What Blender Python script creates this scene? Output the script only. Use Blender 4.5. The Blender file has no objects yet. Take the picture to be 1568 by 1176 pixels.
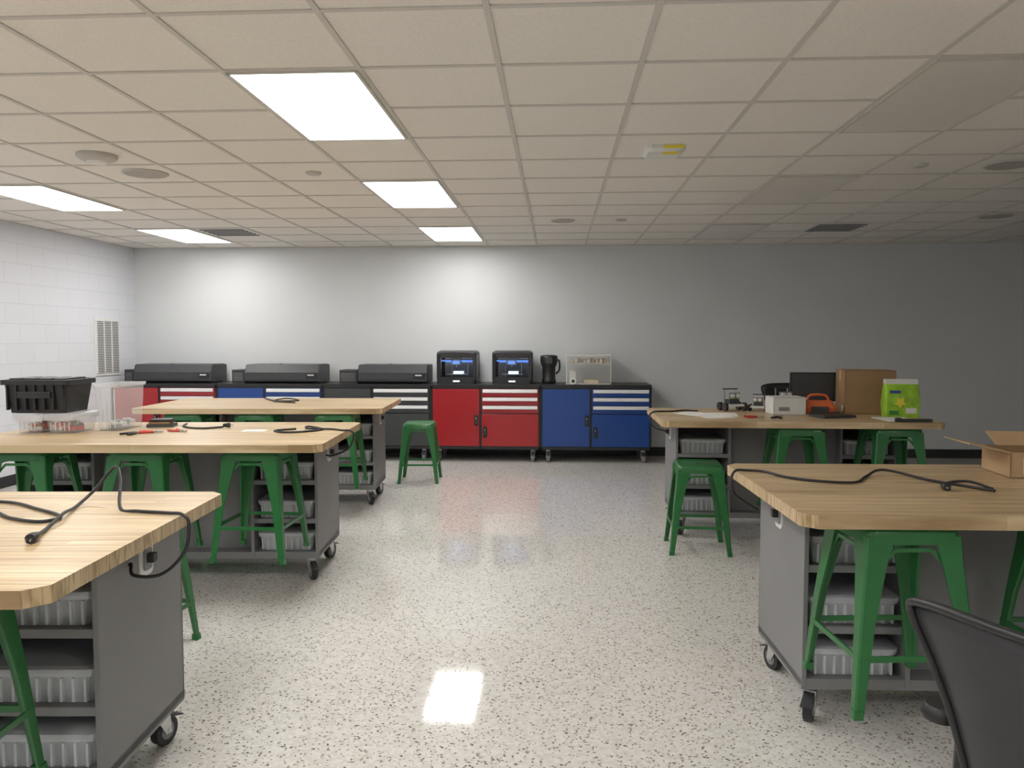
import bpy, math, random
from mathutils import Vector, Matrix
random.seed(4)
S=bpy.context.scene
S.view_settings.view_transform='Standard'
S.view_settings.look='None'

# ------------------------------------------------------------------ materials
MATS={}
def pmat(name,col,rough=.5,metal=0,alpha=1,emis=None,es=0,var=.06,vscale=12,bump=0,bscale=200,coat=0,spec=None):
    if name in MATS: return MATS[name]
    m=bpy.data.materials.new(name); m.use_nodes=True
    nt=m.node_tree; b=nt.nodes['Principled BSDF']
    b.inputs['Roughness'].default_value=rough
    b.inputs['Metallic'].default_value=metal
    b.inputs['Alpha'].default_value=alpha
    if coat: b.inputs['Coat Weight'].default_value=coat
    if spec is not None: b.inputs['Specular IOR Level'].default_value=spec
    tc=nt.nodes.new('ShaderNodeTexCoord')
    n=nt.nodes.new('ShaderNodeTexNoise'); n.inputs['Scale'].default_value=vscale; n.inputs['Detail'].default_value=3
    nt.links.new(tc.outputs['Object'],n.inputs['Vector'])
    r=nt.nodes.new('ShaderNodeValToRGB')
    lo=[max(0,c*(1-var)) for c in col]; hi=[min(1,c*(1+var)) for c in col]
    r.color_ramp.elements[0].position=.3; r.color_ramp.elements[1].position=.7
    r.color_ramp.elements[0].color=(*lo,1); r.color_ramp.elements[1].color=(*hi,1)
    nt.links.new(n.outputs['Fac'],r.inputs['Fac']); nt.links.new(r.outputs['Color'],b.inputs['Base Color'])
    if bump:
        n2=nt.nodes.new('ShaderNodeTexNoise'); n2.inputs['Scale'].default_value=bscale
        nt.links.new(tc.outputs['Object'],n2.inputs['Vector'])
        bp=nt.nodes.new('ShaderNodeBump'); bp.inputs['Strength'].default_value=bump; bp.inputs['Distance'].default_value=.002
        nt.links.new(n2.outputs['Fac'],bp.inputs['Height']); nt.links.new(bp.outputs['Normal'],b.inputs['Normal'])
    if emis:
        b.inputs['Emission Color'].default_value=(*emis,1); b.inputs['Emission Strength'].default_value=es
    MATS[name]=m; return m

def wood_mat():
    m=bpy.data.materials.new('butcher_block'); m.use_nodes=True; nt=m.node_tree; b=nt.nodes['Principled BSDF']
    b.inputs['Roughness'].default_value=.36
    tc=nt.nodes.new('ShaderNodeTexCoord')
    br=nt.nodes.new('ShaderNodeTexBrick')
    br.inputs['Scale'].default_value=1; br.inputs['Brick Width'].default_value=.85; br.inputs['Row Height'].default_value=.034
    br.inputs['Mortar Size'].default_value=.0008; br.inputs['Mortar Smooth'].default_value=.5; br.offset=.37
    br.inputs['Color1'].default_value=(.69,.535,.33,1); br.inputs['Color2'].default_value=(.54,.395,.22,1); br.inputs['Mortar'].default_value=(.36,.24,.12,1)
    nt.links.new(tc.outputs['Object'],br.inputs['Vector'])
    mp=nt.nodes.new('ShaderNodeMapping'); mp.inputs['Scale'].default_value=(1.3,60,8)
    nt.links.new(tc.outputs['Object'],mp.inputs['Vector'])
    n=nt.nodes.new('ShaderNodeTexNoise'); n.inputs['Scale'].default_value=1.5; n.inputs['Detail'].default_value=5
    nt.links.new(mp.outputs['Vector'],n.inputs['Vector'])
    r=nt.nodes.new('ShaderNodeValToRGB'); r.color_ramp.elements[0].color=(.56,.50,.42,1); r.color_ramp.elements[1].color=(1.0,1.0,1.0,1)
    r.color_ramp.elements[0].position=.34; r.color_ramp.elements[1].position=.56
    nt.links.new(n.outputs['Fac'],r.inputs['Fac'])
    mx=nt.nodes.new('ShaderNodeMix'); mx.data_type='RGBA'; mx.blend_type='MULTIPLY'; mx.inputs[0].default_value=1
    nt.links.new(br.outputs['Color'],mx.inputs[6]); nt.links.new(r.outputs['Color'],mx.inputs[7])
    nt.links.new(mx.outputs[2],b.inputs['Base Color'])
    return m
def floor_mat():
    m=bpy.data.materials.new('terrazzo'); m.use_nodes=True; nt=m.node_tree; b=nt.nodes['Principled BSDF']
    tc=nt.nodes.new('ShaderNodeTexCoord')
    nz=nt.nodes.new('ShaderNodeTexNoise'); nz.inputs['Scale'].default_value=60
    nt.links.new(tc.outputs['Object'],nz.inputs['Vector'])
    vm=nt.nodes.new('ShaderNodeVectorMath'); vm.operation='MULTIPLY_ADD'
    vm.inputs[1].default_value=(.012,.012,.012)
    nt.links.new(nz.outputs['Color'],vm.inputs[0]); nt.links.new(tc.outputs['Object'],vm.inputs[2])
    prev=None
    base=nt.nodes.new('ShaderNodeValToRGB')
    v0=nt.nodes.new('ShaderNodeTexVoronoi'); v0.inputs['Scale'].default_value=70
    nt.links.new(vm.outputs[0],v0.inputs['Vector'])
    s0=nt.nodes.new('ShaderNodeSeparateColor'); nt.links.new(v0.outputs['Color'],s0.inputs[0])
    base.color_ramp.elements[0].color=(.62,.60,.565,1); base.color_ramp.elements[1].color=(.74,.72,.685,1)
    nt.links.new(s0.outputs[0],base.inputs['Fac'])
    v1=nt.nodes.new('ShaderNodeTexVoronoi'); v1.inputs['Scale'].default_value=140
    nt.links.new(vm.outputs[0],v1.inputs['Vector'])
    s1=nt.nodes.new('ShaderNodeSeparateColor'); nt.links.new(v1.outputs['Color'],s1.inputs[0])
    gt=nt.nodes.new('ShaderNodeMath'); gt.operation='GREATER_THAN'; gt.inputs[1].default_value=.915
    nt.links.new(s1.outputs[0],gt.inputs[0])
    dk=nt.nodes.new('ShaderNodeValToRGB'); dk.color_ramp.elements[0].color=(.11,.10,.095,1); dk.color_ramp.elements[1].color=(.38,.33,.28,1)
    nt.links.new(s1.outputs[1],dk.inputs['Fac'])
    mx=nt.nodes.new('ShaderNodeMix'); mx.data_type='RGBA'
    nt.links.new(gt.outputs[0],mx.inputs[0]); nt.links.new(base.outputs['Color'],mx.inputs[6]); nt.links.new(dk.outputs['Color'],mx.inputs[7])
    nt.links.new(mx.outputs[2],b.inputs['Base Color'])
    b.inputs['Roughness'].default_value=.07; b.inputs['Specular IOR Level'].default_value=.45
    nb=nt.nodes.new('ShaderNodeTexNoise'); nb.inputs['Scale'].default_value=3
    nt.links.new(tc.outputs['Object'],nb.inputs['Vector'])
    bp=nt.nodes.new('ShaderNodeBump'); bp.inputs['Strength'].default_value=.05; bp.inputs['Distance'].default_value=.004
    nt.links.new(nb.outputs['Fac'],bp.inputs['Height']); nt.links.new(bp.outputs['Normal'],b.inputs['Normal'])
    return m
def block_mat():
    m=bpy.data.materials.new('painted_block'); m.use_nodes=True; nt=m.node_tree; b=nt.nodes['Principled BSDF']
    b.inputs['Roughness'].default_value=.5
    tc=nt.nodes.new('ShaderNodeTexCoord'); sx=nt.nodes.new('ShaderNodeSeparateXYZ'); cx=nt.nodes.new('ShaderNodeCombineXYZ')
    nt.links.new(tc.outputs['Object'],sx.inputs[0]); nt.links.new(sx.outputs['Y'],cx.inputs['X']); nt.links.new(sx.outputs['Z'],cx.inputs['Y'])
    br=nt.nodes.new('ShaderNodeTexBrick'); br.inputs['Scale'].default_value=1; br.inputs['Brick Width'].default_value=.405; br.inputs['Row Height'].default_value=.203
    br.inputs['Mortar Size'].default_value=.004; br.inputs['Mortar Smooth'].default_value=.6
    br.inputs['Color1'].default_value=(.70,.71,.75,1); br.inputs['Color2'].default_value=(.69,.70,.74,1); br.inputs['Mortar'].default_value=(.59,.60,.65,1)
    nt.links.new(cx.outputs[0],br.inputs['Vector']); nt.links.new(br.outputs['Color'],b.inputs['Base Color'])
    bp=nt.nodes.new('ShaderNodeBump'); bp.invert=True; bp.inputs['Strength'].default_value=.4; bp.inputs['Distance'].default_value=.003
    nt.links.new(br.outputs['Fac'],bp.inputs['Height']); nt.links.new(bp.outputs['Normal'],b.inputs['Normal'])
    return m

WOOD=wood_mat(); FLOOR=floor_mat(); BLOCK=block_mat()
WALL=pmat('wall_paint',(.65,.665,.675),.45,var=.02,vscale=2,bump=.15,bscale=150)
CEIL=pmat('ceiling_tile',(.81,.77,.715),.9,var=.04,vscale=90,bump=.5,bscale=300)
GRIDM=pmat('grid_white',(.60,.575,.53),.5,var=.02)
STEEL=pmat('grey_steel',(.215,.215,.22),.45,var=.05,vscale=3)
GREEN=pmat('green_enamel',(.018,.145,.035),.35,var=.08,vscale=8,coat=.2)
RED=pmat('red_enamel',(.36,.012,.018),.3,var=.04,coat=.3)
BLUE=pmat('blue_enamel',(.008,.055,.26),.3,var=.04,coat=.3)
BLACK=pmat('black_plastic',(.018,.018,.02),.4,var=.15)
CORDM=pmat('cord_rubber',(.012,.012,.014),.45,var=.1)
DGREY=pmat('dark_grey_plastic',(.045,.048,.052),.45,var=.08)
MGREY=pmat('mid_grey_plastic',(.25,.25,.26),.45,var=.05)
ALU=pmat('aluminium',(.78,.78,.78),.35,metal=.3,var=.03)
CHROME=pmat('zinc',(.6,.6,.6),.3,metal=.9,var=.05)
WHITE=pmat('white_plastic',(.72,.72,.70),.45,var=.03)
DEV=pmat('device_offwhite',(.52,.50,.46),.5,var=.03)
PAPER=pmat('paper',(.82,.81,.78),.8,var=.02)
CLEAR=pmat('clear_plastic',(.80,.83,.86),.2,alpha=.24,var=.03)
CLEARR=pmat('clear_plastic_rim',(.80,.83,.86),.2,alpha=.5,var=.03)
CARD=pmat('cardboard',(.34,.205,.105),.8,var=.08,vscale=6)
CARDL=pmat('cardboard_light',(.50,.34,.19),.8,var=.08,vscale=6)
CARDD=pmat('cardboard_inside',(.30,.19,.10),.8,var=.08,vscale=6)
ORANGE=pmat('orange_plastic',(.65,.14,.04),.45,var=.06)
REDT=pmat('red_tool',(.55,.05,.03),.4,var=.05)
LIME=pmat('lime_print',(.30,.55,.03),.5,var=.3,vscale=14)
YELLOW=pmat('yellow_label',(.85,.7,.05),.5,var=.03)
LGLOW=pmat('light_diffuser',(.9,.9,.9),.5,emis=(1,.985,.955),es=14.8)
LOFF=pmat('light_diffuser_off',(.72,.68,.62),.35,var=.02)
BGLOW=pmat('led_blue',(.1,.2,.9),.4,emis=(.12,.3,1),es=1.0)
WGLOW=pmat('led_white',(.8,.9,1),.4,emis=(.6,.8,1),es=1.1)
SMOKE=pmat('smoked_window',(.05,.08,.15),.1,alpha=.35)
WARMP=pmat('cream_parts',(.7,.6,.42),.5,var=.2)

# ------------------------------------------------------------------ mesh builder
class MB:
    def __init__(s): s.v=[];s.f=[];s.m=[];s.s=[];s.mats=[];s.M=Matrix()
    def mi(s,mat):
        if mat not in s.mats: s.mats.append(mat)
        return s.mats.index(mat)
    def add(s,vs,fs,mat,smooth=False):
        o=len(s.v); s.v+= [tuple(s.M@Vector(p)) for p in vs]
        k=s.mi(mat)
        for f in fs: s.f.append([o+i for i in f]); s.m.append(k); s.s.append(smooth)
    def box(s,x0,x1,y0,y1,z0,z1,mat):
        if x0>x1:x0,x1=x1,x0
        if y0>y1:y0,y1=y1,y0
        vs=[(x0,y0,z0),(x1,y0,z0),(x1,y1,z0),(x0,y1,z0),(x0,y0,z1),(x1,y0,z1),(x1,y1,z1),(x0,y1,z1)]
        s.add(vs,[(0,3,2,1),(4,5,6,7),(0,1,5,4),(1,2,6,5),(2,3,7,6),(3,0,4,7)],mat)
    def loft(s,rings,mat,smooth=False,cap0=True,cap1=True):
        n=len(rings[0]); vs=[p for r in rings for p in r]; fs=[]
        for k in range(len(rings)-1):
            for i in range(n):
                j=(i+1)%n; fs.append((k*n+i,k*n+j,(k+1)*n+j,(k+1)*n+i))
        s.add(vs,fs,mat,smooth)
        if cap0: s.add(rings[0],[tuple(range(n))[::-1]],mat)
        if cap1: s.add(rings[-1],[tuple(range(n))],mat)
    def prism(s,poly,z0,z1,mat):
        s.loft([[(x,y,z0) for x,y in poly],[(x,y,z1) for x,y in poly]],mat)
    def prismx(s,poly,x0,x1,mat):   # poly in (y,z)
        s.loft([[(x0,y,z) for y,z in poly],[(x1,y,z) for y,z in poly]],mat)
    def cyl(s,p0,p1,r0,r1=None,mat=None,n=16,smooth=True):
        if r1 is None:r1=r0
        p0=Vector(p0);p1=Vector(p1);d=(p1-p0).normalized()
        a=d.orthogonal().normalized();b=d.cross(a)
        R=[]
        for p,r in((p0,r0),(p1,r1)):
            R.append([tuple(p+a*r*math.cos(2*math.pi*i/n)+b*r*math.sin(2*math.pi*i/n)) for i in range(n)])
        s.loft(R,mat,smooth)
    def bar(s,p0,p1,w,h,mat):
        p0=Vector(p0);p1=Vector(p1);d=(p1-p0).normalized();up=Vector((0,0,1))
        a=d.cross(up)
        a=a.normalized() if a.length>1e-4 else Vector((1,0,0))
        b=a.cross(d)
        s.loft([[tuple(p+a*x*w/2+b*y*h/2) for x,y in((-1,-1),(1,-1),(1,1),(-1,1))] for p in(p0,p1)],mat)
    def tube(s,pts,r,mat,n=8,sub=7):
        P=[Vector(p) for p in pts];Q=[]
        for i in range(len(P)-1):
            p0=P[max(i-1,0)];p1=P[i];p2=P[i+1];p3=P[min(i+2,len(P)-1)]
            for k in range(sub):
                t=k/sub
                Q.append(.5*((2*p1)+(p2-p0)*t+(2*p0-5*p1+4*p2-p3)*t*t+(3*p1-p0-3*p2+p3)*t**3))
        Q.append(P[-1]); rings=[];a=None
        for i,q in enumerate(Q):
            d=(Q[min(i+1,len(Q)-1)]-Q[max(i-1,0)]).normalized()
            if a is None:a=d.orthogonal().normalized()
            a=(a-d*a.dot(d)).normalized();b=d.cross(a)
            rings.append([tuple(q+a*r*math.cos(2*math.pi*k/n)+b*r*math.sin(2*math.pi*k/n)) for k in range(n)])
        s.loft(rings,mat,True)
    def mesh(s,name):
        me=bpy.data.meshes.new(name); me.from_pydata(s.v,[],s.f); 
        for m in s.mats: me.materials.append(m)
        for p,k,sm in zip(me.polygons,s.m,s.s): p.material_index=k; p.use_smooth=sm
        me.update(); return me
    def obj(s,name,loc=(0,0,0),rz=0,bevel=0,me=None):
        me=me or s.mesh(name)
        return place(me,name,loc,rz,bevel)
def place(me,name,loc=(0,0,0),rz=0,bevel=0):
    o=bpy.data.objects.new(name,me); S.collection.objects.link(o)
    o.location=loc; o.rotation_euler=(0,0,rz)
    if bevel:
        b=o.modifiers.new('bevel','BEVEL'); b.width=bevel; b.segments=2; b.limit_method='ANGLE'; b.angle_limit=math.radians(50)
    return o
def rr(hx,hy,r,n=4,cx=0,cy=0):
    P=[]
    for sx,sy,a0 in((1,1,0),(-1,1,90),(-1,-1,180),(1,-1,270)):
        for k in range(n+1):
            a=math.radians(a0+90*k/n); P.append((cx+sx*(hx-r)+r*math.cos(a),cy+sy*(hy-r)+r*math.sin(a)))
    return P
def rrz(hx,hy,r,z,n=4,cx=0,cy=0): return [(x,y,z) for x,y in rr(hx,hy,r,n,cx,cy)]

# ------------------------------------------------------------------ room
XL,XR,YB,YF,H=-5.45,7.0,9.9,-2.8,2.64
b=MB(); b.box(XL-.1,XR+.1,YF-.1,YB+.1,-.1,0,FLOOR); b.obj('floor')
b=MB(); b.box(XL-.1,XR+.1,YF-.1,YB+.1,H,H+.1,CEIL); b.obj('ceiling')
b=MB(); b.box(XL-.1,XR+.1,YB,YB+.1,0,H,WALL); b.obj('wall_back')
b=MB(); b.box(XL-.1,XL,YF,YB,0,H,BLOCK); b.obj('wall_left')
b=MB(); b.box(XR,XR+.1,YF,YB,0,H,WALL); b.obj('wall_right')
b=MB(); b.box(XL-.1,XR+.1,YF-.1,YF,0,H,WALL); b.obj('wall_front')
b=MB(); b.box(XL,XR,YB-.008,YB,0,.11,BLACK); b.obj('baseboard_back')
b=MB(); b.box(XL,XL+.008,YF,YB-.01,0,.11,BLACK); b.obj('baseboard_left')
b=MB(); b.box(XR-.008,XR,YF,YB-.01,0,.11,BLACK); b.obj('baseboard_right')
# T-bar grid
CW,RW=.605,.592
gx=[-.25+CW*k for k in range(-9,13)]; gx=[x for x in gx if XL<x<XR]
gy=[9.33-RW*k for k in range(0,21)]; gy=[y for y in gy if YF<y<YB]
b=MB()
for x in gx: b.box(x-.012,x+.012,YF,YB,H-.006,H+.001,GRIDM)
for y in gy: b.box(XL,XR,y-.012,y+.012,H-.0055,H+.001,GRIDM)
b.box(XL,XR,YB-.022,YB,H-.008,H,GRIDM); b.box(XL,XL+.022,YF,YB,H-.008,H,GRIDM)
b.obj('trim_ceiling_grid')
# light panels
def panel(x0,y0,on):
    b=MB(); x1=x0+CW; y1=y0+2*RW; e=.014
    b.box(x0+e,x1-e,y0+e,y1-e,H-.010,H-.002,LGLOW if on else LOFF)
    for a in((x0+e-.004,x0+e+.012,y0+e,y1-e),(x1-e-.012,x1-e+.004,y0+e,y1-e),(x0+e,x1-e,y0+e-.004,y0+e+.012),(x0+e,x1-e,y1-e-.012,y1-e+.004)):
        b.box(*a,H-.014,H-.001,GRIDM)
    b.obj('ceiling_light_panel')
for y0 in(8.146,5.778,3.410,1.042,-1.326):
    for x0,on in((-4.485,1),(-1.46,1),(1.565,y0<0),(4.59,y0<0)):  # unseen rear panels on the right are lit as added fill for that side
        panel(x0,y0,on)
# ceiling devices
def disc(name,x,y,r,h,mat,inner=None):
    b=MB(); n=28
    prof=[(r,0),(r,-h*.35),(r*.9,-h*.7),(r*.6,-h)]
    rings=[[(rr_*math.cos(2*math.pi*i/n),rr_*math.sin(2*math.pi*i/n),z) for i in range(n)] for rr_,z in prof]
    b.loft(rings,mat,True)
    if inner: b.cyl((0,0,-h*.9),(0,0,-h*1.25),r*.55,r*.45,inner,20)
    b.obj(name,(x,y,H))
def speaker(x,y,r):
    b=MB(); n=32
    C=lambda q,z:[(q*math.cos(2*math.pi*i/n),q*math.sin(2*math.pi*i/n),z) for i in range(n)]
    b.loft([C(r,0),C(r,-.006),C(r*.93,-.012),C(r*.9,-.012)],DEV,True,True,False)
    b.loft([C(r*.9,-.012),C(r*.88,-.009)],GRILL,True)
    b.obj('ceiling_speaker',(x,y,H))
GRILL=pmat('speaker_mesh',(.40,.375,.34),.6,var=.3,vscale=300)
disc('smoke_detector',-2.92,4.9,.12,.045,DEV,WHITE)
for x,y,r in((-2.9,5.45,.155),(3.02,5.5,.155),(4.16,7.77,.155),(.06,7.83,.12)): speaker(x,y,r)
for x,y in((-1.71,5.5),(2.43,5.48),(.63,7.8)):
    disc('sprinkler_cover',x,y,.055,.02,DEV)
b=MB(); b.loft([rrz(.12,.12,.04,0),rrz(.12,.12,.04,-.02),rrz(.1,.1,.04,-.04)],WHITE)
b.box(-.01,.115,-.122,-.118,-.024,-.005,YELLOW); b.box(-.01,.09,-.1,-.03,-.0415,-.04,YELLOW); b.obj('wireless_access_point',(.65,4.95,H),bevel=.004)
def diffuser(x,y):
    b=MB(); s=.28
    b.box(-s,s,-s,s,-.006,0,WHITE)
    for k in range(5):
        yy=-.22+k*.11; b.box(-.24,.24,yy-.026,yy+.026,-.0075,-.006,BLACK)
        b.box(-.24,.24,yy-.005,yy+.005,-.014,-.006,MGREY)
    b.obj('air_vent',(x,y,H-.006))
diffuser(-3.55,8.43); diffuser(2.9,8.43)
# wall grille left
b=MB()
b.box(0,.012,0,.53,0,.69,WHITE)
b.box(.012,.014,.03,.50,.03,.66,DGREY)
for k in range(31):
    z=.035+k*.0205; b.box(.010,.022,.03,.50,z,z+.009,WHITE)
for y in(.03,.186,.343,.5): b.box(.01,.024,y-.006,y+.006,.03,.66,WHITE)
b.obj('wall_vent_grille',(XL,8.97,1.03))
# drywall joint strip
b=MB(); b.box(-.004,.004,-.003,0,.95,H-.01,WALL); b.obj('trim_wall_joint',(.37,YB,0))

# ------------------------------------------------------------------ casters
def caster(b,x,y,ztop,r,ang=0,mat=BLACK,brake=True):
    M0=b.M.copy(); b.M=M0@Matrix.Translation((x,y,0))@Matrix.Rotation(ang,4,'Z')
    b.box(-.04,.04,-.04,.04,ztop-.005,ztop,CHROME)
    b.cyl((0,0,ztop-.005),(0,0,ztop-.022),.027,.027,CHROME,14)
    zc=r; off=.03
    b.cyl((-.016,off,zc),(.016,off,zc),r,r,mat,22)
    b.cyl((-.018,off,zc),(.018,off,zc),r*.6,r*.6,MGREY,18)
    b.cyl((-.026,off,zc),(.026,off,zc),.008,.008,CHROME,10)
    for sx in(-1,1):
        b.loft([[(sx*.021,-.03,ztop-.02),(sx*.021,.035,ztop-.02),(sx*.021,off+.014,zc-.008),(sx*.021,off-.014,zc-.008)],
                [(sx*.024,-.03,ztop-.02),(sx*.024,.035,ztop-.02),(sx*.024,off+.014,zc-.008),(sx*.024,off-.014,zc-.008)]],CHROME)
    b.box(-.024,.024,-.03,.035,ztop-.024,ztop-.02,CHROME)
    if brake: b.loft([[(-.02,.03,ztop-.028),(.02,.03,ztop-.028),(.02,.03,ztop-.036),(-.02,.03,ztop-.036)],
                      [(-.022,.105,ztop-.055),(.022,.105,ztop-.055),(.022,.105,ztop-.061),(-.022,.105,ztop-.061)]],DGREY)
    b.M=M0

# ------------------------------------------------------------------ work tables
TZ=.904; TT=.043
BINX=.37
def table(w,d,out):  # out=+1 outlet on +x side, -1 on -x side
    b=MB(); hx,hy=w/2,d/2; c=.045
    poly=[(hx-c,-hy),(hx,-hy+c),(hx,hy-c),(hx-c,hy),(-hx+c,hy),(-hx,hy-c),(-hx,-hy+c),(-hx+c,-hy)]
    b.prism(poly,TZ-TT,TZ,WOOD)
    x0,x1=-hx+.15,hx-.15; y1=hy-.05; y0=y1-.58; zb=.15; zt=TZ-TT; t=.018
    # end panels and bay partitions
    for a in(x0,x0+BINX+t,x1-t,x1-BINX-2*t):
        b.box(a,a+t,y0,y1,zb,zt,STEEL)
    b.box(x0,x1,y0+.004,y1,zb-.012,zb+.03,STEEL)          # bottom pan
    b.box(x0,x1,y0+.003,y1,zt-.02,zt,STEEL)
    b.box(x0,x1,y1-.012,y1+.001,zb,zt,STEEL)       # back
    b.box(x0+BINX+2*t,x1-BINX-2*t,y0+.1,y0+.115,zb,zt,STEEL)  # recessed centre panel
    for s in(x0+t,x1-t-BINX):
        for z in(.375,.61):
            b.box(s,s+BINX,y0+.006,y1-.01,z,z+.004,STEEL)
            b.box(s,s+BINX,y0+.004,y0+.008,z-.02,z+.008,STEEL)
    for x in(x0+.06,x1-.06):
        for y,a in((y0+.07,math.pi+.5),(y1-.09,-.3)):
            caster(b,x,y,zb-.012,.052,a if x>0 else -a)
    # outlet plate with socket
    xs=x1 if out>0 else x0; sg=out; yc=y0+.30; zc=.745
    ring=[(xs+sg*.0,yc+p,zc+q) for p,q in rr(.045,.055,.02)]
    ring2=[(xs+sg*.006,yc+p,zc+q) for p,q in rr(.045,.055,.02)]
    ring3=[(xs+sg*.0065,yc+p,zc+q) for p,q in rr(.028,.036,.012)]
    ring4=[(xs+sg*.012,yc+p,zc+q) for p,q in rr(.028,.036,.012)]
    b.loft([ring,ring2],ALU); b.loft([ring3,ring4],MGREY)
    b.box(xs+sg*.012,xs+sg*.035,yc-.015,yc+.015,zc-.01,zc+.02,BLACK)
    return b.mesh('work_table'),(x0,x1,y0,y1)
def bins(x0,x1,y0,y1):
    b=MB(); t=.018
    for s in(x0+t,x1-t-BINX):
        for z in(.181,.380,.615):
            cx=s+BINX/2; hx=BINX/2-.012; yy0=y0+.03; yy1=y1-.08; h=.095; cy=(yy0+yy1)/2; hy=(yy1-yy0)/2
            r0=rrz(hx-.02,hy-.015,.03,z,3,cx,cy); r1=rrz(hx-.004,hy-.004,.03,z+h,3,cx,cy)
            b.loft([r0,r1],CLEARR,False,True,False)
            b.loft([rrz(hx,hy,.03,z+h-.012,3,cx,cy),rrz(hx+.003,hy+.003,.03,z+h,3,cx,cy)],CLEARR,False,False,False)
            b.loft([rrz(hx+.004,hy+.004,.03,z+h,3,cx,cy),rrz(hx+.004,hy+.004,.03,z+h+.012,3,cx,cy),rrz(hx-.015,hy-.015,.03,z+h+.016,3,cx,cy)],CLEARR)
            n=9
            for k in range(n):
                xx=cx-hx+.03+k*(2*hx-.06)/(n-1)
                b.box(xx-.004,xx+.004,yy0-.004,yy0+.012,z+.008,z+h-.015,CLEARR)
    return b.mesh('storage_bins')
WL,DL=2.05,1.15; WR_,DR=1.9,1.06
tL,eL=table(WL,DL,1); tR,eR=table(WR_,DR,-1)
bL=bins(*eL); bR=bins(*eR)

# ------------------------------------------------------------------ stool
def stool_mesh():
    b=MB(); st=.61
    b.loft([rrz(.160,.160,.035,st-.055,5),rrz(.157,.157,.035,st-.02,5),rrz(.153,.153,.035,st-.006,5),rrz(.146,.146,.035,st,5),
            rrz(.132,.132,.035,st-.001,5),rrz(.12,.12,.03,st-.007,5)],GREEN,True,False,True)
    b.loft([rrz(.158,.158,.035,st-.055,5),rrz(.15,.15,.03,st-.012,5)],GREEN,True,False,True)
    # carry hole
    b.cyl((0,0,st-.0065),(0,0,st-.006),.018,.018,BLACK,16)
    for sx in(-1,1):
        for sy in(-1,1):
            rings=[]
            for z,o,w,t in((st-.03,.157,.092,.006),(st-.12,.163,.072,.006),(.30,.183,.048,.006),(.012,.207,.031,.006)):
                L=[(0,-.006),(-.006,0),(-w,0),(-w*.98,-.010),(-.016,-.016),(-.010,-w*.98),(0,-w)]
                rings.append([(sx*(o+p),sy*(o+q),z) for p,q in L])
            b.loft(rings,GREEN)
            x,y=sx*.193,sy*.193
            b.loft([rrz(.016,.016,.005,.028,2,x,y),rrz(.017,.017,.005,0,2,x+sx*.001,y+sy*.001)],GREEN)
    o=.188; z=.19
    for a in(-1,1):
        b.bar((a*o,-o,z),(a*o,o,z),.008,.020,GREEN)
        b.bar((-o,a*o,z),(o,a*o,z),.008,.020,GREEN)
    # upper inner stretchers (arched)
    o=.15
    for a in(-1,1):
        for P in([(a*o,-o+.02,.46),(a*o,-.06,.535),(a*o,.06,.535),(a*o,o-.02,.46)],[(-o+.02,a*o,.46),(-.06,a*o,.535),(.06,a*o,.535),(o-.02,a*o,.46)]):
            for p,q in zip(P[:-1],P[1:]): b.bar(p,q,.005,.014,GREEN)
    return b.mesh('metal_stool')
STOOL=stool_mesh()
def stool(x,y,z=0,r=0): return place(STOOL,'metal_stool',(x,y,z),r,.0015)

# ------------------------------------------------------------------ place tables
def put(corner,rot,side,hung,w,d,me,bm):
    a=math.radians(rot); ux=Vector((math.cos(a),math.sin(a))); uy=Vector((-math.sin(a),math.cos(a)))
    c=Vector(corner)+ux*(side*w/2)+uy*(d/2)
    place(me,'work_table',(c.x,c.y,0),a,.002)
    place(bm,'storage_bins',(c.x,c.y,0),a)
    for dx,dy,r in hung:
        p=Vector(corner)+ux*dx+uy*dy
        stool(p.x,p.y,TZ-TT-.6105,a+r)
put((-1.158,1.67),3.3,-1,[(-.46,.21,0),(-1.10,.21,0),(-1.74,.21,0)],WL,DL,tL,bL)
put((-1.256,4.10),3.3,-1,[(-.40,.23,-.08),(-1.03,.23,-.05),(-1.68,.23,0)],WL,DL,tL,bL)
put((-1.414,6.27),3.3,-1,[(-.40,.19,0),(-1.05,.19,0),(-1.64,.19,0)],WL,DL,tL,bL)
put((.795,2.53),1.5,1,[(.355,.185,.06),(1.04,.185,.02),(1.6,.185,0)],WR_,DR,tR,bR)
put((.733,5.42),-.5,1,[(.95,.19,0),(1.60,.19,.03)],WR_,DR,tR,bR)
stool(-1.41,8.02,0,.05); stool(.99,5.50,0,-.04); stool(-1.97,3.50,0,-.1)

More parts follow.
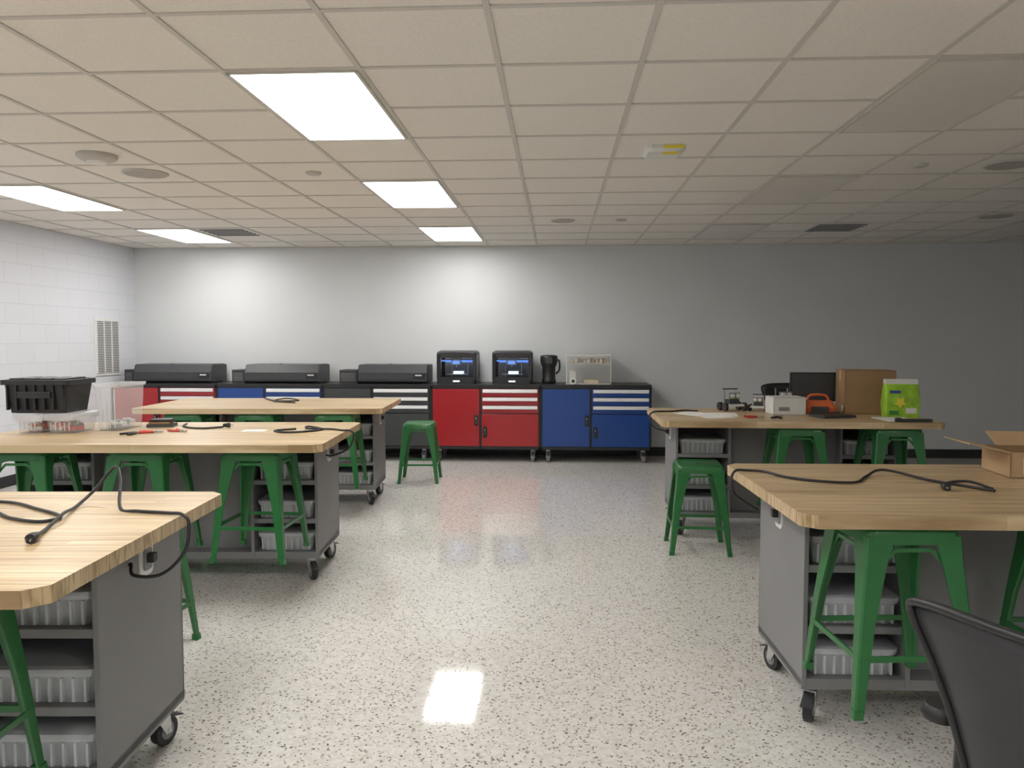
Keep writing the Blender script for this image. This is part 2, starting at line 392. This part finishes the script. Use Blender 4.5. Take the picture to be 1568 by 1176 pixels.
# ------------------------------------------------------------------ wall cabinets
def cabinet(col):
    b=MB(); w=1.308; d=.60; zb=.15; zt=.90
    b.box(0,w,.02,d,zb,zt,DGREY)
    b.box(0,w,0,d,zt,zt+.028,BLACK)
    b.box(0,w,.004,.02,zb,zb+.035,BLACK)
    b.box(0,.018,.004,.02,zb,zt,BLACK); b.box(w-.018,w,.004,.02,zb,zt,BLACK); b.box(.585,.605,.004,.02,zb,zt,BLACK)
    b.box(0,w,.004,.02,zt-.022,zt,BLACK)
    b.box(.022,.581,0,.022,zb+.04,zt-.026,col)
    for k in range(3):
        z1=zt-.026-k*.098; z0=z1-.092
        b.box(.609,w-.022,0,.022,z0,z1,col)
        b.prismx([(0,z1-.002),(-.016,z1-.006),(-.02,z1-.040),(-.012,z1-.046),(0,z1-.042)],.622,w-.035,ALU)
    b.box(.609,w-.022,0,.022,zb+.04,zt-.026-3*.098-.004,col)
    for x,z in((.545,.50),(.648,.36)):
        b.loft([[(x+p,-.002,z+q) for p,q in rr(.024,.065,.012)],[(x+p,-.012,z+q) for p,q in rr(.024,.065,.012)]],BLACK)
        b.loft([[(x+p,-.012,z+q) for p,q in rr(.012,.045,.008)],[(x+p,-.024,z+q) for p,q in rr(.010,.04,.008)]],DGREY)
        b.cyl((x,-.024,z+.025),(x,-.028,z+.025),.007,.007,CHROME,12)
    for x in(.09,w-.09):
        for y in(.08,d-.1):
            caster(b,x,y,zb,.055,math.pi if y<.2 else 0,MGREY)
    return b.mesh('tool_cabinet')
cm={'r':cabinet(RED),'b':cabinet(BLUE),'k':cabinet(DGREY)}
for i,k in enumerate('rbkrb'):
    place(cm[k],'tool_cabinet',(1.125-1.312*(5-i)+.002,9.28,0),0,.002)
CT=.928
# ------------------------------------------------------------------ laser cutters
def laser(x0,x1,sx0,sx1,i):
    b=MB(); w=x1-x0
    b.prismx([(.03,.012),(.0,.03),(0,.13),(.05,.225),(.44,.225),(.46,.2),(.46,.012)],0,w,DGREY)
    b.prismx([(-.004,.132),(.048,.231),(.40,.231),(.40,.226),(.052,.226),(0,.13)],.012,w-.012,pmat('laser_lid',(.06,.062,.068),.45))
    b.box(w-.16,w-.02,-.006,.01,.06,.125,BLACK)
    b.box(w-.14,w-.06,-.008,-.004,.095,.11,WHITE)
    b.box(.02,w-.18,-.003,.01,.045,.05,BLACK)
    b.cyl((w*.45,.12,.228),(w*.45,.12,.240),.025,.02,BLACK,14)
    for a in(.05,w-.05):
        for y in(.06,.4): b.cyl((a,y,0),(a,y,.014),.018,.018,BLACK,10)
    sx=sx0-x0; ex=sx1-x0
    b.box(sx,ex,.05,.38,0,.165,DGREY); b.box(sx+.012,ex-.012,.045,.05,.02,.145,BLACK)
    for k in range(6): b.box(sx+.018,ex-.018,.042,.046,.03+k*.018,.037+k*.018,MGREY)
    b.tube([(ex-.03,.38,.1),(ex+.02,.45,.1),(ex+.1,.5,.1),(ex+.14,.47,.1)],.018,BLACK)
    b.obj('laser_cutter',(x0,9.36,CT),0,.004)
laser(-5.20,-4.22,-5.34,-5.22,0); laser(-3.80,-2.88,-3.98,-3.82,1); laser(-2.40,-1.56,-2.64,-2.42,2)
# ------------------------------------------------------------------ 3D printers
def printer(x):
    b=MB(); w=.48; d=.44; h=.40; t=.045
    b.loft([rrz(w/2,d/2,.04,0,4,0,d/2),rrz(w/2,d/2,.04,.07,4,0,d/2)],BLACK)
    b.loft([rrz(w/2,d/2,.04,h-.05,4,0,d/2),rrz(w/2,d/2,.04,h-.02,4,0,d/2),rrz(w/2-.03,d/2-.03,.04,h,4,0,d/2)],DGREY)
    for sx in(-1,1):
        b.loft([rrz(t/2,t/2,.012,.06,3,sx*(w/2-t/2),t/2),rrz(t/2,t/2,.012,h-.04,3,sx*(w/2-t/2),t/2)],BLACK)
        b.loft([rrz(t/2,t/2,.012,.06,3,sx*(w/2-t/2),d-t/2),rrz(t/2,t/2,.012,h-.04,3,sx*(w/2-t/2),d-t/2)],BLACK)
        b.box(sx*(w/2-.008),sx*w/2*.995,t,d-t,.06,h-.04,SMOKE)
    b.box(-w/2+.02,w/2-.02,d-.02,d-.006,.06,h-.04,SMOKE)
    b.box(-w/2+.045,w/2-.045,-.003,.01,h-.085,h-.045,BLACK)
    b.box(-w/2+t,w/2-t,-.002,.006,.065,.085,BLACK)
    b.box(-w/2+.06,w/2-.06,d-.03,d-.022,h-.15,h-.12,BGLOW)
    b.box(-w/2+.05,w/2-.05,.07,.09,h-.13,h-.115,BGLOW)
    b.box(-w/2+.05,w/2-.05,.2,.215,h-.12,h-.105,MGREY)
    b.box(-.07,.05,.06,.16,h-.17,h-.09,MGREY); b.box(-.05,.03,.055,.06,h-.16,h-.12,BGLOW)
    b.cyl((-.01,.11,h-.17),(-.01,.11,h-.20),.012,.004,CHROME,10)
    b.box(-.13,.13,.07,.33,.11,.118,MGREY); b.box(-.05,.07,.1,.2,.118,.15,WGLOW)
    for xx in(-.1,.1): b.cyl((xx,.36,.07),(xx,.36,h-.05),.006,.006,CHROME,8)
    for i in range(9): b.box(-w/2-.002,-w/2+.002,.08+i*.03,.095+i*.03,.09,.16,MGREY)
    b.box(-.05,.05,-.008,0,.02,.05,DGREY); b.box(-.04,.04,-.010,-.008,.026,.044,WGLOW)
    b.tube([(-w/2+.012,-.006,.05),(-w/2+.01,-.01,h*.5),(-w/2+.015,-.006,h-.06),(-w/2+.06,-.006,h-.025),(0,-.006,h-.02),(w/2-.06,-.006,h-.025),(w/2-.015,-.006,h-.06),(w/2-.01,-.01,h*.5),(w/2-.012,-.006,.05)],.006,DGREY)
    b.obj('desktop_3d_printer',(x,9.36,CT),0,.003)
printer(-1.20); printer(-.53)
# ------------------------------------------------------------------ black canister
b=MB(); n=24
prof=[(.075,0),(.085,.01),(.085,.05),(.078,.06),(.08,.2),(.095,.23),(.105,.27),(.105,.33),(.095,.345),(.05,.35)]
b.loft([[(r*math.cos(2*math.pi*i/n),r*math.sin(2*math.pi*i/n),z) for i in range(n)] for r,z in prof],BLACK,True)
b.tube([(.1,0,.29),(.125,0,.27),(.125,0,.17),(.085,0,.12)],.012,BLACK)
b.box(-.04,.04,-.11,-.08,.25,.32,DGREY)
b.obj('shop_vacuum_canister',(-.09,9.52,CT))
def clearbox(name,loc,w,d,h,rz=0,lid=None,ribs=6,contents=None,wall=CLEAR):
    b=MB(); hx,hy=w/2,d/2
    b.loft([rrz(hx-.015,hy-.02,.03,0),rrz(hx-.003,hy-.003,.03,h)],wall,False,True,False)
    b.loft([rrz(hx+.004,hy+.004,.03,h-.02),rrz(hx+.008,hy+.008,.03,h)],CLEARR,False,False,False)
    for k in range(ribs):
        xx=-hx+.04+k*(w-.08)/(ribs-1); b.box(xx-.002,xx+.002,-hy+.004,-hy+.012,.02,h-.03,CLEARR)
    if lid: b.loft([rrz(hx+.01,hy+.01,.03,h),rrz(hx+.01,hy+.01,.03,h+.015),rrz(hx-.01,hy-.01,.03,h+.022)],lid)
    if contents:
        random.seed(int(w*1000))
        for k in range(18):
            x=random.uniform(-hx+.06,hx-.06);y=random.uniform(-hy+.06,hy-.06);z=random.uniform(.004,min(.05,h*.5));s=random.uniform(.015,.03)
            m=random.choice(contents)
            b.M=Matrix.Translation((x,y,z))@Matrix.Rotation(random.uniform(0,3),4,'Z')
            b.loft([rrz(s*1.5,s*.7,.008,0),rrz(s*1.5,s*.7,.008,s*.8),rrz(s*1.2,s*.5,.008,s)],m)
            b.M=Matrix()
    b.obj(name,loc,rz)
# clear display case (rigid acrylic) with parts on an upper shelf
b=MB(); w,d,h=.54,.40,.34; CL2=pmat('acrylic',(.80,.79,.74),.12,alpha=.16,var=.02); CL3=pmat('acrylic_edge',(.82,.80,.74),.2,alpha=.75,var=.02)
b.loft([rrz(w/2,d/2,.02,0),rrz(w/2,d/2,.02,.012)],CL3)
b.loft([rrz(w/2,d/2,.02,.012),rrz(w/2,d/2,.02,h)],CL2,False,False,False)
b.loft([rrz(w/2+.006,d/2+.006,.02,h),rrz(w/2+.006,d/2+.006,.02,h+.012)],CL3)
b.box(-w/2+.01,w/2-.01,-d/2+.01,d/2-.01,h-.09,h-.084,CL3)
for sx in(-1,1):
    for sy in(-1,1): b.box(sx*(w/2-.012),sx*(w/2-.002),sy*(d/2-.012),sy*(d/2-.002),.012,h,CL3)
for k in range(9):
    b.box(-.22+k*.05,-.185+k*.05,-.14,.1,h-.084,h-.05+.01*(k%3),(WARMP,WHITE,CARDL)[k%3])
b.box(-.23,-.15,-.1,.1,.012,.16,WHITE); b.box(-.05,.12,-.1,.1,.012,.05,WARMP)
b.obj('clear_display_case',(.385,9.56,CT))
b=MB(); b.cyl((0,0,0),(0,.012,0),.04,.04,WHITE,20); b.cyl((0,-.002,0),(0,.0,0),.02,.02,BLACK,16); b.obj('filament_spool',(.2,9.33,CT+.041))

# ------------------------------------------------------------------ objects on middle-left table
clearbox('clear_parts_bin',(-3.16,4.62,TZ),.17,.28,.10,.05,CLEARR,5,[ORANGE,REDT,WHITE,REDT])
clearbox('clear_parts_bin',(-2.965,4.63,TZ),.19,.28,.10,.05,CLEARR,5,[REDT,WHITE,MGREY,REDT])
b=MB(); hx,hy=.195,.15; h=.2
b.loft([rrz(hx-.03,hy-.02,.02,0),rrz(hx,hy,.02,h)],BLACK,False,True,False)
b.loft([rrz(hx-.005,hy-.005,.02,h),rrz(hx-.035,hy-.03,.02,.01)],BLACK,False,False,True)
b.loft([rrz(hx+.012,hy+.012,.02,h-.03),rrz(hx+.012,hy+.012,.02,h),rrz(hx-.005,hy-.005,.02,h)],BLACK,False,False,False)
for k in range(7):
    xx=-.165+k*.055; b.box(xx-.005,xx+.005,-hy-.008,-hy+.02,.02,h-.03,BLACK)
b.box(-.1,.1,-hy-.015,-hy,.09,.13,BLACK)
for k in range(4): b.box(-.17+k*.09,-.11+k*.09,-.12,.12,h-.03,h+.008,BLACK)
b.obj('black_tote',(-3.11,4.64,TZ+.1225),.05,.003)
clearbox('clear_tote',(-2.755,4.80,TZ),.17,.34,.29,.05,None,4,[WHITE,MGREY])
b=MB(); b.box(-.08,.08,-.06,.06,0,.02,DGREY); b.box(-.07,.06,-.05,.05,.02,.035,CARD); b.box(-.06,.07,-.055,.04,.035,.05,BLACK)
b.obj('parts_tray',(-2.55,4.92,TZ),.2,.002)
def pliers(loc,rz,mat):
    b=MB()
    b.tube([(-.09,-.03,.008),(-.05,-.025,.008),(0,0,.008)],.007,mat); b.tube([(-.09,.03,.008),(-.05,.025,.008),(0,0,.008)],.007,mat)
    b.cyl((0,0,.001),(0,0,.016),.011,.011,CHROME,12); b.bar((0,0,.008),(.045,.004,.008),.01,.01,CHROME); b.bar((0,0,.008),(.045,-.004,.008),.008,.008,CHROME)
    b.obj('pliers',loc,rz)
pliers((-2.42,4.58,TZ),.3,REDT); pliers((-2.28,4.63,TZ),-.5,REDT); pliers((-2.50,4.52,TZ),1.2,BLACK)
b=MB(); b.box(-.07,.07,-.05,.05,0,.002,PAPER); b.obj('paper_sheet',(-1.86,4.72,TZ),.1)

# ------------------------------------------------------------------ cords
def plug(b,p,d):
    p=Vector(p);d=Vector(d).normalized()
    b.cyl(p,p+d*.03,.010,.015,CORDM,12); b.cyl(p+d*.03,p+d*.045,.015,.014,CORDM,12)
    side=Vector((-d.y,d.x,0))
    for s in(-.006,.006): b.bar(p+d*.045+side*s,p+d*.062+side*s,.002,.006,CHROME)
z=TZ+.0065
b=MB()
b.tube([(-2.25,2.50,z),(-1.92,2.57,z),(-1.70,2.46,z),(-1.56,2.36,z),(-1.58,2.29,z),(-1.70,2.33,z),(-1.85,2.42,z),(-2.1,2.38,z)],.0055,CORDM)
b.tube([(-1.46,2.10,z+.008),(-1.50,2.20,z),(-1.545,2.35,z+.012),(-1.60,2.50,z),(-1.61,2.62,z+.03),(-1.575,2.66,z+.09),(-1.54,2.65,z+.11),(-1.50,2.60,z+.07),(-1.44,2.49,z),(-1.36,2.45,z),(-1.25,2.43,z),(-1.19,2.41,z),(-1.165,2.40,z-.03),(-1.17,2.38,.80),(-1.23,2.35,.735),(-1.31,2.33,.735),(-1.335,2.36,.76),(-1.345,2.37,.755)],.0055,CORDM)
plug(b,(-1.46,2.10,z+.008),(.25,-1,0)); b.obj('power_cord')
b=MB()
b.tube([(-2.12,4.86,z),(-2.20,4.78,z),(-2.30,4.80,z),(-2.40,4.90,z),(-2.44,5.03,z)],.006,CORDM); plug(b,(-2.12,4.86,z+.01),(1,.3,0)); b.obj('power_cord')
b=MB()
b.tube([(-1.62,4.78,z),(-1.72,4.68,z),(-1.62,4.60,z),(-1.50,4.66,z),(-1.45,4.78,z),(-1.56,4.83,z+.01),(-1.52,4.70,z+.012),(-1.40,4.78,z),(-1.31,4.72,z),(-1.255,4.70,z),(-1.235,4.70,z-.03),(-1.27,4.71,.80),(-1.38,4.75,.75),(-1.425,4.76,.75)],.006,CORDM); b.obj('power_cord')
b=MB()
b.tube([(-2.75,7.25,z),(-2.6,7.02,z),(-2.45,6.92,z),(-2.35,7.02,z),(-2.5,7.12,z+.01),(-2.55,6.92,z),(-2.3,6.77,z)],.006,CORDM); b.obj('power_cord')
b=MB()
b.tube([(1.60,2.93,z+.006),(1.56,3.05,z),(1.48,3.17,z),(1.37,3.34,z+.012),(1.26,3.24,z),(1.17,3.11,z),(1.05,3.12,z),(.94,3.20,z),(.88,3.34,z),(.81,3.37,z),(.765,3.36,z),(.745,3.35,z-.03),(.75,3.33,.82),(.80,3.32,.78),(.85,3.31,.75)],.0055,CORDM)
b.tube([(1.46,3.02,z),(1.50,3.10,z),(1.58,3.08,z+.013),(1.63,3.00,z)],.0055,CORDM)
plug(b,(1.46,3.02,z+.008),(-.1,-1,0)); b.obj('power_cord')
b=MB()
b.tube([(1.1,6.15,z),(1.0,6.2,z),(.9,6.12,z),(.8,6.1,z),(.745,6.05,z),(.715,6.03,z-.03),(.74,6.0,.80),(.83,5.98,.77),(.85,5.97,.75)],.006,CORDM); b.obj('power_cord')

# ------------------------------------------------------------------ right far table objects
def carton(w,d,h,mat,tape=True):
    b=MB(); t=.005
    b.box(-w/2,w/2,-d/2,d/2,0,t,mat)
    b.box(-w/2,w/2,-d/2,-d/2+t,0,h,mat); b.box(-w/2,w/2,d/2-t,d/2,0,h,mat)
    b.box(-w/2,-w/2+t,-d/2,d/2,0,h,mat); b.box(w/2-t,w/2,-d/2,d/2,0,h,mat)
    if tape:
        b.box(-w/2,w/2,-d/2,-.002,h-.004,h,mat); b.box(-w/2,w/2,.002,d/2,h-.004,h,mat)
        b.box(-w/2,w/2,-.03,.03,h,h+.001,CARDL); b.box(-w/2-.001,-w/2,-.03,.03,h*.75,h,CARDL)
        b.box(-w/2-.0012,-w/2,-.10,-.06,.02,.06,PAPER)
    return b
carton(.36,.30,.33,CARD).obj('cardboard_box',(2.37,6.16,TZ),-.12)
b=MB()
b.loft([rrz(.11,.06,.01,0),rrz(.118,.068,.012,.10),rrz(.112,.058,.01,.19),rrz(.114,.03,.01,.24)],LIME,True)
b.loft([rrz(.114,.03,.008,.24),rrz(.118,.006,.004,.275)],WHITE)
n=10
star=[((.045 if i%2 else .022)*math.cos(math.pi*i/n*2+.3)-.02,(.045 if i%2 else .022)*math.sin(math.pi*i/n*2+.3)+.11) for i in range(n)]
b.loft([[(x,-.070,z_) for x,z_ in star],[(x,-.066,z_) for x,z_ in star]],YELLOW)
b.box(.02,.09,-.069,-.062,.03,.07,WHITE); b.box(-.09,-.02,-.0665,-.058,.175,.195,BLUE); b.box(-.09,-.03,-.069,-.062,.02,.05,pmat('dark_green_print',(.03,.2,.03),.5))
b.obj('snack_bag',(2.50,5.84,TZ),-.1)
b=carton(.24,.2,.13,WHITE,tape=False)
b.box(-.12,.12,-.1,.1,.126,.132,WHITE); b.box(-.08,.0,-.1012,-.1,.03,.06,MGREY); b.obj('white_carton',(1.73,6.02,TZ),.05)
b=MB(); b.loft([rrz(.11,.07,.02,0),rrz(.12,.08,.02,.05),rrz(.10,.06,.03,.10)],ORANGE); b.box(-.06,.06,-.09,-.07,.02,.06,DGREY); b.tube([(-.08,0,.1),(-.05,0,.14),(.05,0,.14),(.08,0,.1)],.01,ORANGE)
b.obj('orange_tool_case',(1.98,6.05,TZ),-.1)
b=MB(); b.box(-.13,.13,-.09,.09,0,.018,DGREY); b.box(-.12,.12,-.08,.08,.018,.02,BLACK)
b.M=Matrix.Translation((0,.09,.018))@Matrix.Rotation(math.radians(-70),4,'X'); b.box(-.13,.13,-.004,.004,0,.02,DGREY); b.M=Matrix()
b.obj('handheld_tablet',(2.0,5.78,TZ),.3,.002)
for i,(x,y,r) in enumerate(((1.15,5.80,.2),(1.24,5.92,-.15),(1.05,5.95,.5),(2.38,5.62,.05))):
    b=MB(); b.box(-.108,.108,-.14,.14,0,.0015+.0008*i,PAPER); b.obj('paper_sheet',(x,y,TZ+.0005*i),r)
def robot(x,y,s,r):
    b=MB()
    b.box(-.06,.06,-.05,.05,.03,.045,WHITE)
    for sx in(-1,1):
        for yy in(-.035,.035): b.cyl((sx*.06,yy,.028),(sx*.078,yy,.028),.028,.028,BLACK,14)
    b.box(-.035,.035,-.03,.03,.045,.075,DGREY); b.box(-.03,.03,-.03,.02,.078,.082,LIME)
    b.cyl((-.02,-.03,.1),(-.02,-.045,.1),.014,.014,WHITE,12); b.cyl((.02,-.03,.1),(.02,-.045,.1),.014,.014,WHITE,12)
    b.box(-.04,.04,-.03,-.02,.08,.12,MGREY)
    for sx in(-.04,.04): b.bar((sx,.03,.045),(sx,.03,.14),.006,.006,CHROME)
    b.box(-.05,.05,.02,.04,.138,.145,BLACK)
    o=b.obj('educational_robot',(x,y,TZ),r); o.scale=(s,)*3
robot(1.39,6.27,1.2,.3); robot(1.59,6.26,.9,-.4); robot(1.80,6.31,1.25,.2)
pliers((1.45,5.72,TZ),.2,REDT); pliers((1.6,5.70,TZ),1.0,BLACK)
b=MB(); b.bar((-.12,0,.012),(.1,.02,.012),.03,.02,BLACK); b.cyl((-.14,0,.015),(-.1,0,.015),.015,.015,DGREY,10); b.obj('marker_set',(2.45,5.455,TZ),-.1)
# monitor
b=MB(); b.loft([rrz(.1,.07,.02,0),rrz(.1,.07,.02,.012)],BLACK); b.box(-.02,.02,-.01,.02,.01,.16,BLACK)
b.box(-.2,.2,-.02,.0,.07,.30,BLACK); b.box(-.185,.185,-.0215,-.02,.085,.285,DGREY); b.obj('computer_monitor',(2.07,6.39,TZ),-.05,.003)

# ------------------------------------------------------------------ open box on near right table
b=MB(); w,d,h=.42,.24,.105; t=.004
b.box(-w/2,w/2,-d/2,d/2,0,t,CARDD)
b.box(-w/2,w/2,-d/2,-d/2+t,0,h,CARDL); b.box(-w/2,w/2,d/2-t,d/2,0,h,CARDD)
b.box(-w/2,-w/2+t,-d/2,d/2,0,h,CARDL); b.box(w/2-t,w/2,-d/2,d/2,0,h,CARDL)
def flap(p,q,dx,dy,dz):
    b.loft([[p,q,(q[0],q[1],q[2]-t),(p[0],p[1],p[2]-t)],[(p[0]+dx,p[1]+dy,p[2]+dz),(q[0]+dx,q[1]+dy,q[2]+dz),(q[0]+dx,q[1]+dy,q[2]+dz-t),(p[0]+dx,p[1]+dy,p[2]+dz-t)]],CARDL)
flap((-w/2,-d/2,h),(-w/2,d/2,h),-.16,0,.035)
flap((w/2,-d/2,h),(w/2,d/2,h),.14,0,.06)
flap((-w/2+.06,d/2,h),(w/2,d/2,h),0,.10,.05)
b.box(-.16,-.04,-d/2-.001,-d/2,.015,.085,PAPER); b.cyl((-.10,-d/2-.002,.05),(-.10,-d/2-.001,.05),.025,.025,BLUE,16)
b.obj('open_cardboard_box',(2.06,3.38,TZ),-.05)

# ------------------------------------------------------------------ office chairs
def chair(loc,rz,seatz=.47,top=.95,bw=.25):
    b=MB()
    nx,nz=12,10
    def shell(off):
        G=[]
        for j in range(nz+1):
            v=j/nz; z=seatz+.08+(top-seatz-.08)*v
            hw=bw*(.50+.50*v)
            if v>.9: hw*=1-.04*((v-.9)/.1)**2
            row=[]
            for i in range(nx+1):
                u=-1+2*i/nx
                y=.22+.06*v-.05*u*u+.02*math.sin(v*3.1)*-1+off
                row.append((u*hw,y,z-.02*u*u*u*u*(v>.5)*((v-.5)*2)))
            G.append(row)
        return G
    A=shell(0);B=shell(.028)
    vs=[p for r in A for p in r]+[p for r in B for p in r]; N=(nx+1)*(nz+1); fs=[]
    idx=lambda i,j:j*(nx+1)+i
    for j in range(nz):
        for i in range(nx):
            fs.append((idx(i,j),idx(i+1,j),idx(i+1,j+1),idx(i,j+1))); fs.append((N+idx(i,j+1),N+idx(i+1,j+1),N+idx(i+1,j),N+idx(i,j)))
    for i in range(nx):
        fs.append((idx(i,0),N+idx(i,0),N+idx(i+1,0),idx(i+1,0))); fs.append((idx(i,nz),idx(i+1,nz),N+idx(i+1,nz),N+idx(i,nz)))
    for j in range(nz):
        fs.append((idx(0,j),idx(0,j+1),N+idx(0,j+1),N+idx(0,j))); fs.append((idx(nx,j),N+idx(nx,j),N+idx(nx,j+1),idx(nx,j+1)))
    b.add(vs,fs,pmat('chair_black',(.03,.03,.034),.5,var=.1),True)
    top_r=[(x,y+.002,z+.002) for x,y,z in B[nz]]; left=[(x,y+.002,z) for x,y,z in [B[j][0] for j in range(nz+1)]]; right=[(x,y+.002,z) for x,y,z in [B[j][nx] for j in range(nz,-1,-1)]]
    b.tube(left+top_r[1:-1]+right,.009,BLACK,8,2)
    b.loft([rrz(.22,.2,.08,seatz-.03),rrz(.245,.225,.09,seatz),rrz(.24,.22,.09,seatz+.035),rrz(.2,.18,.08,seatz+.05)],BLACK,True)
    b.tube([(0,.1,seatz-.03),(0,.24,seatz-.03),(0,.29,seatz+.08),(0,.29,seatz+.25)],.022,BLACK)
    for sx in(-1,1):
        b.tube([(sx*.18,0,seatz-.02),(sx*.29,0,seatz+.0),(sx*.3,0,seatz+.12),(sx*.29,0,seatz+.2)],.014,BLACK)
        b.loft([rrz(.035,.12,.03,seatz+.2,4,sx*.29,0),rrz(.038,.125,.03,seatz+.215,4,sx*.29,0),rrz(.03,.115,.03,seatz+.23,4,sx*.29,0)],BLACK,True)
    b.cyl((0,0,.09),(0,0,seatz-.02),.028,.022,DGREY)
    for k in range(5):
        a=k*2*math.pi/5+.3; c,s=math.cos(a),math.sin(a)
        b.loft([[(c*.03-s*q,s*.03+c*q,zz) for q,zz in((-.025,.08),(.025,.08),(.025,.12),(-.025,.12))],[(c*.28-s*q,s*.28+c*q,zz) for q,zz in((-.015,.065),(.015,.065),(.015,.085),(-.015,.085))]],BLACK)
        b.cyl((c*.28-s*.02,s*.28+c*.02,.028),(c*.28+s*.02,s*.28-c*.02,.028),.028,.028,BLACK,14)
        b.cyl((c*.28,s*.28,.03),(c*.28,s*.28,.07),.008,.008,CHROME,8)
    return b.obj('office_chair',loc,rz)
chair((1.03,1.45,0),math.radians(119),top=.98)
chair((2.20,7.15,0),math.radians(20),top=1.05)

# ------------------------------------------------------------------ world + camera
w=bpy.data.worlds.new('W'); S.world=w; w.use_nodes=True
w.node_tree.nodes['Background'].inputs[0].default_value=(.5,.5,.5,1); w.node_tree.nodes['Background'].inputs[1].default_value=.1
cam=bpy.data.cameras.new('cam'); co=bpy.data.objects.new('camera',cam); S.collection.objects.link(co)
cam.sensor_width=36; cam.lens=36*1200/1568; cam.clip_start=.05
co.location=(0,0,1.47)
co.rotation_euler=(math.radians(90-3.29),0,math.radians(3.24))
S.camera=co
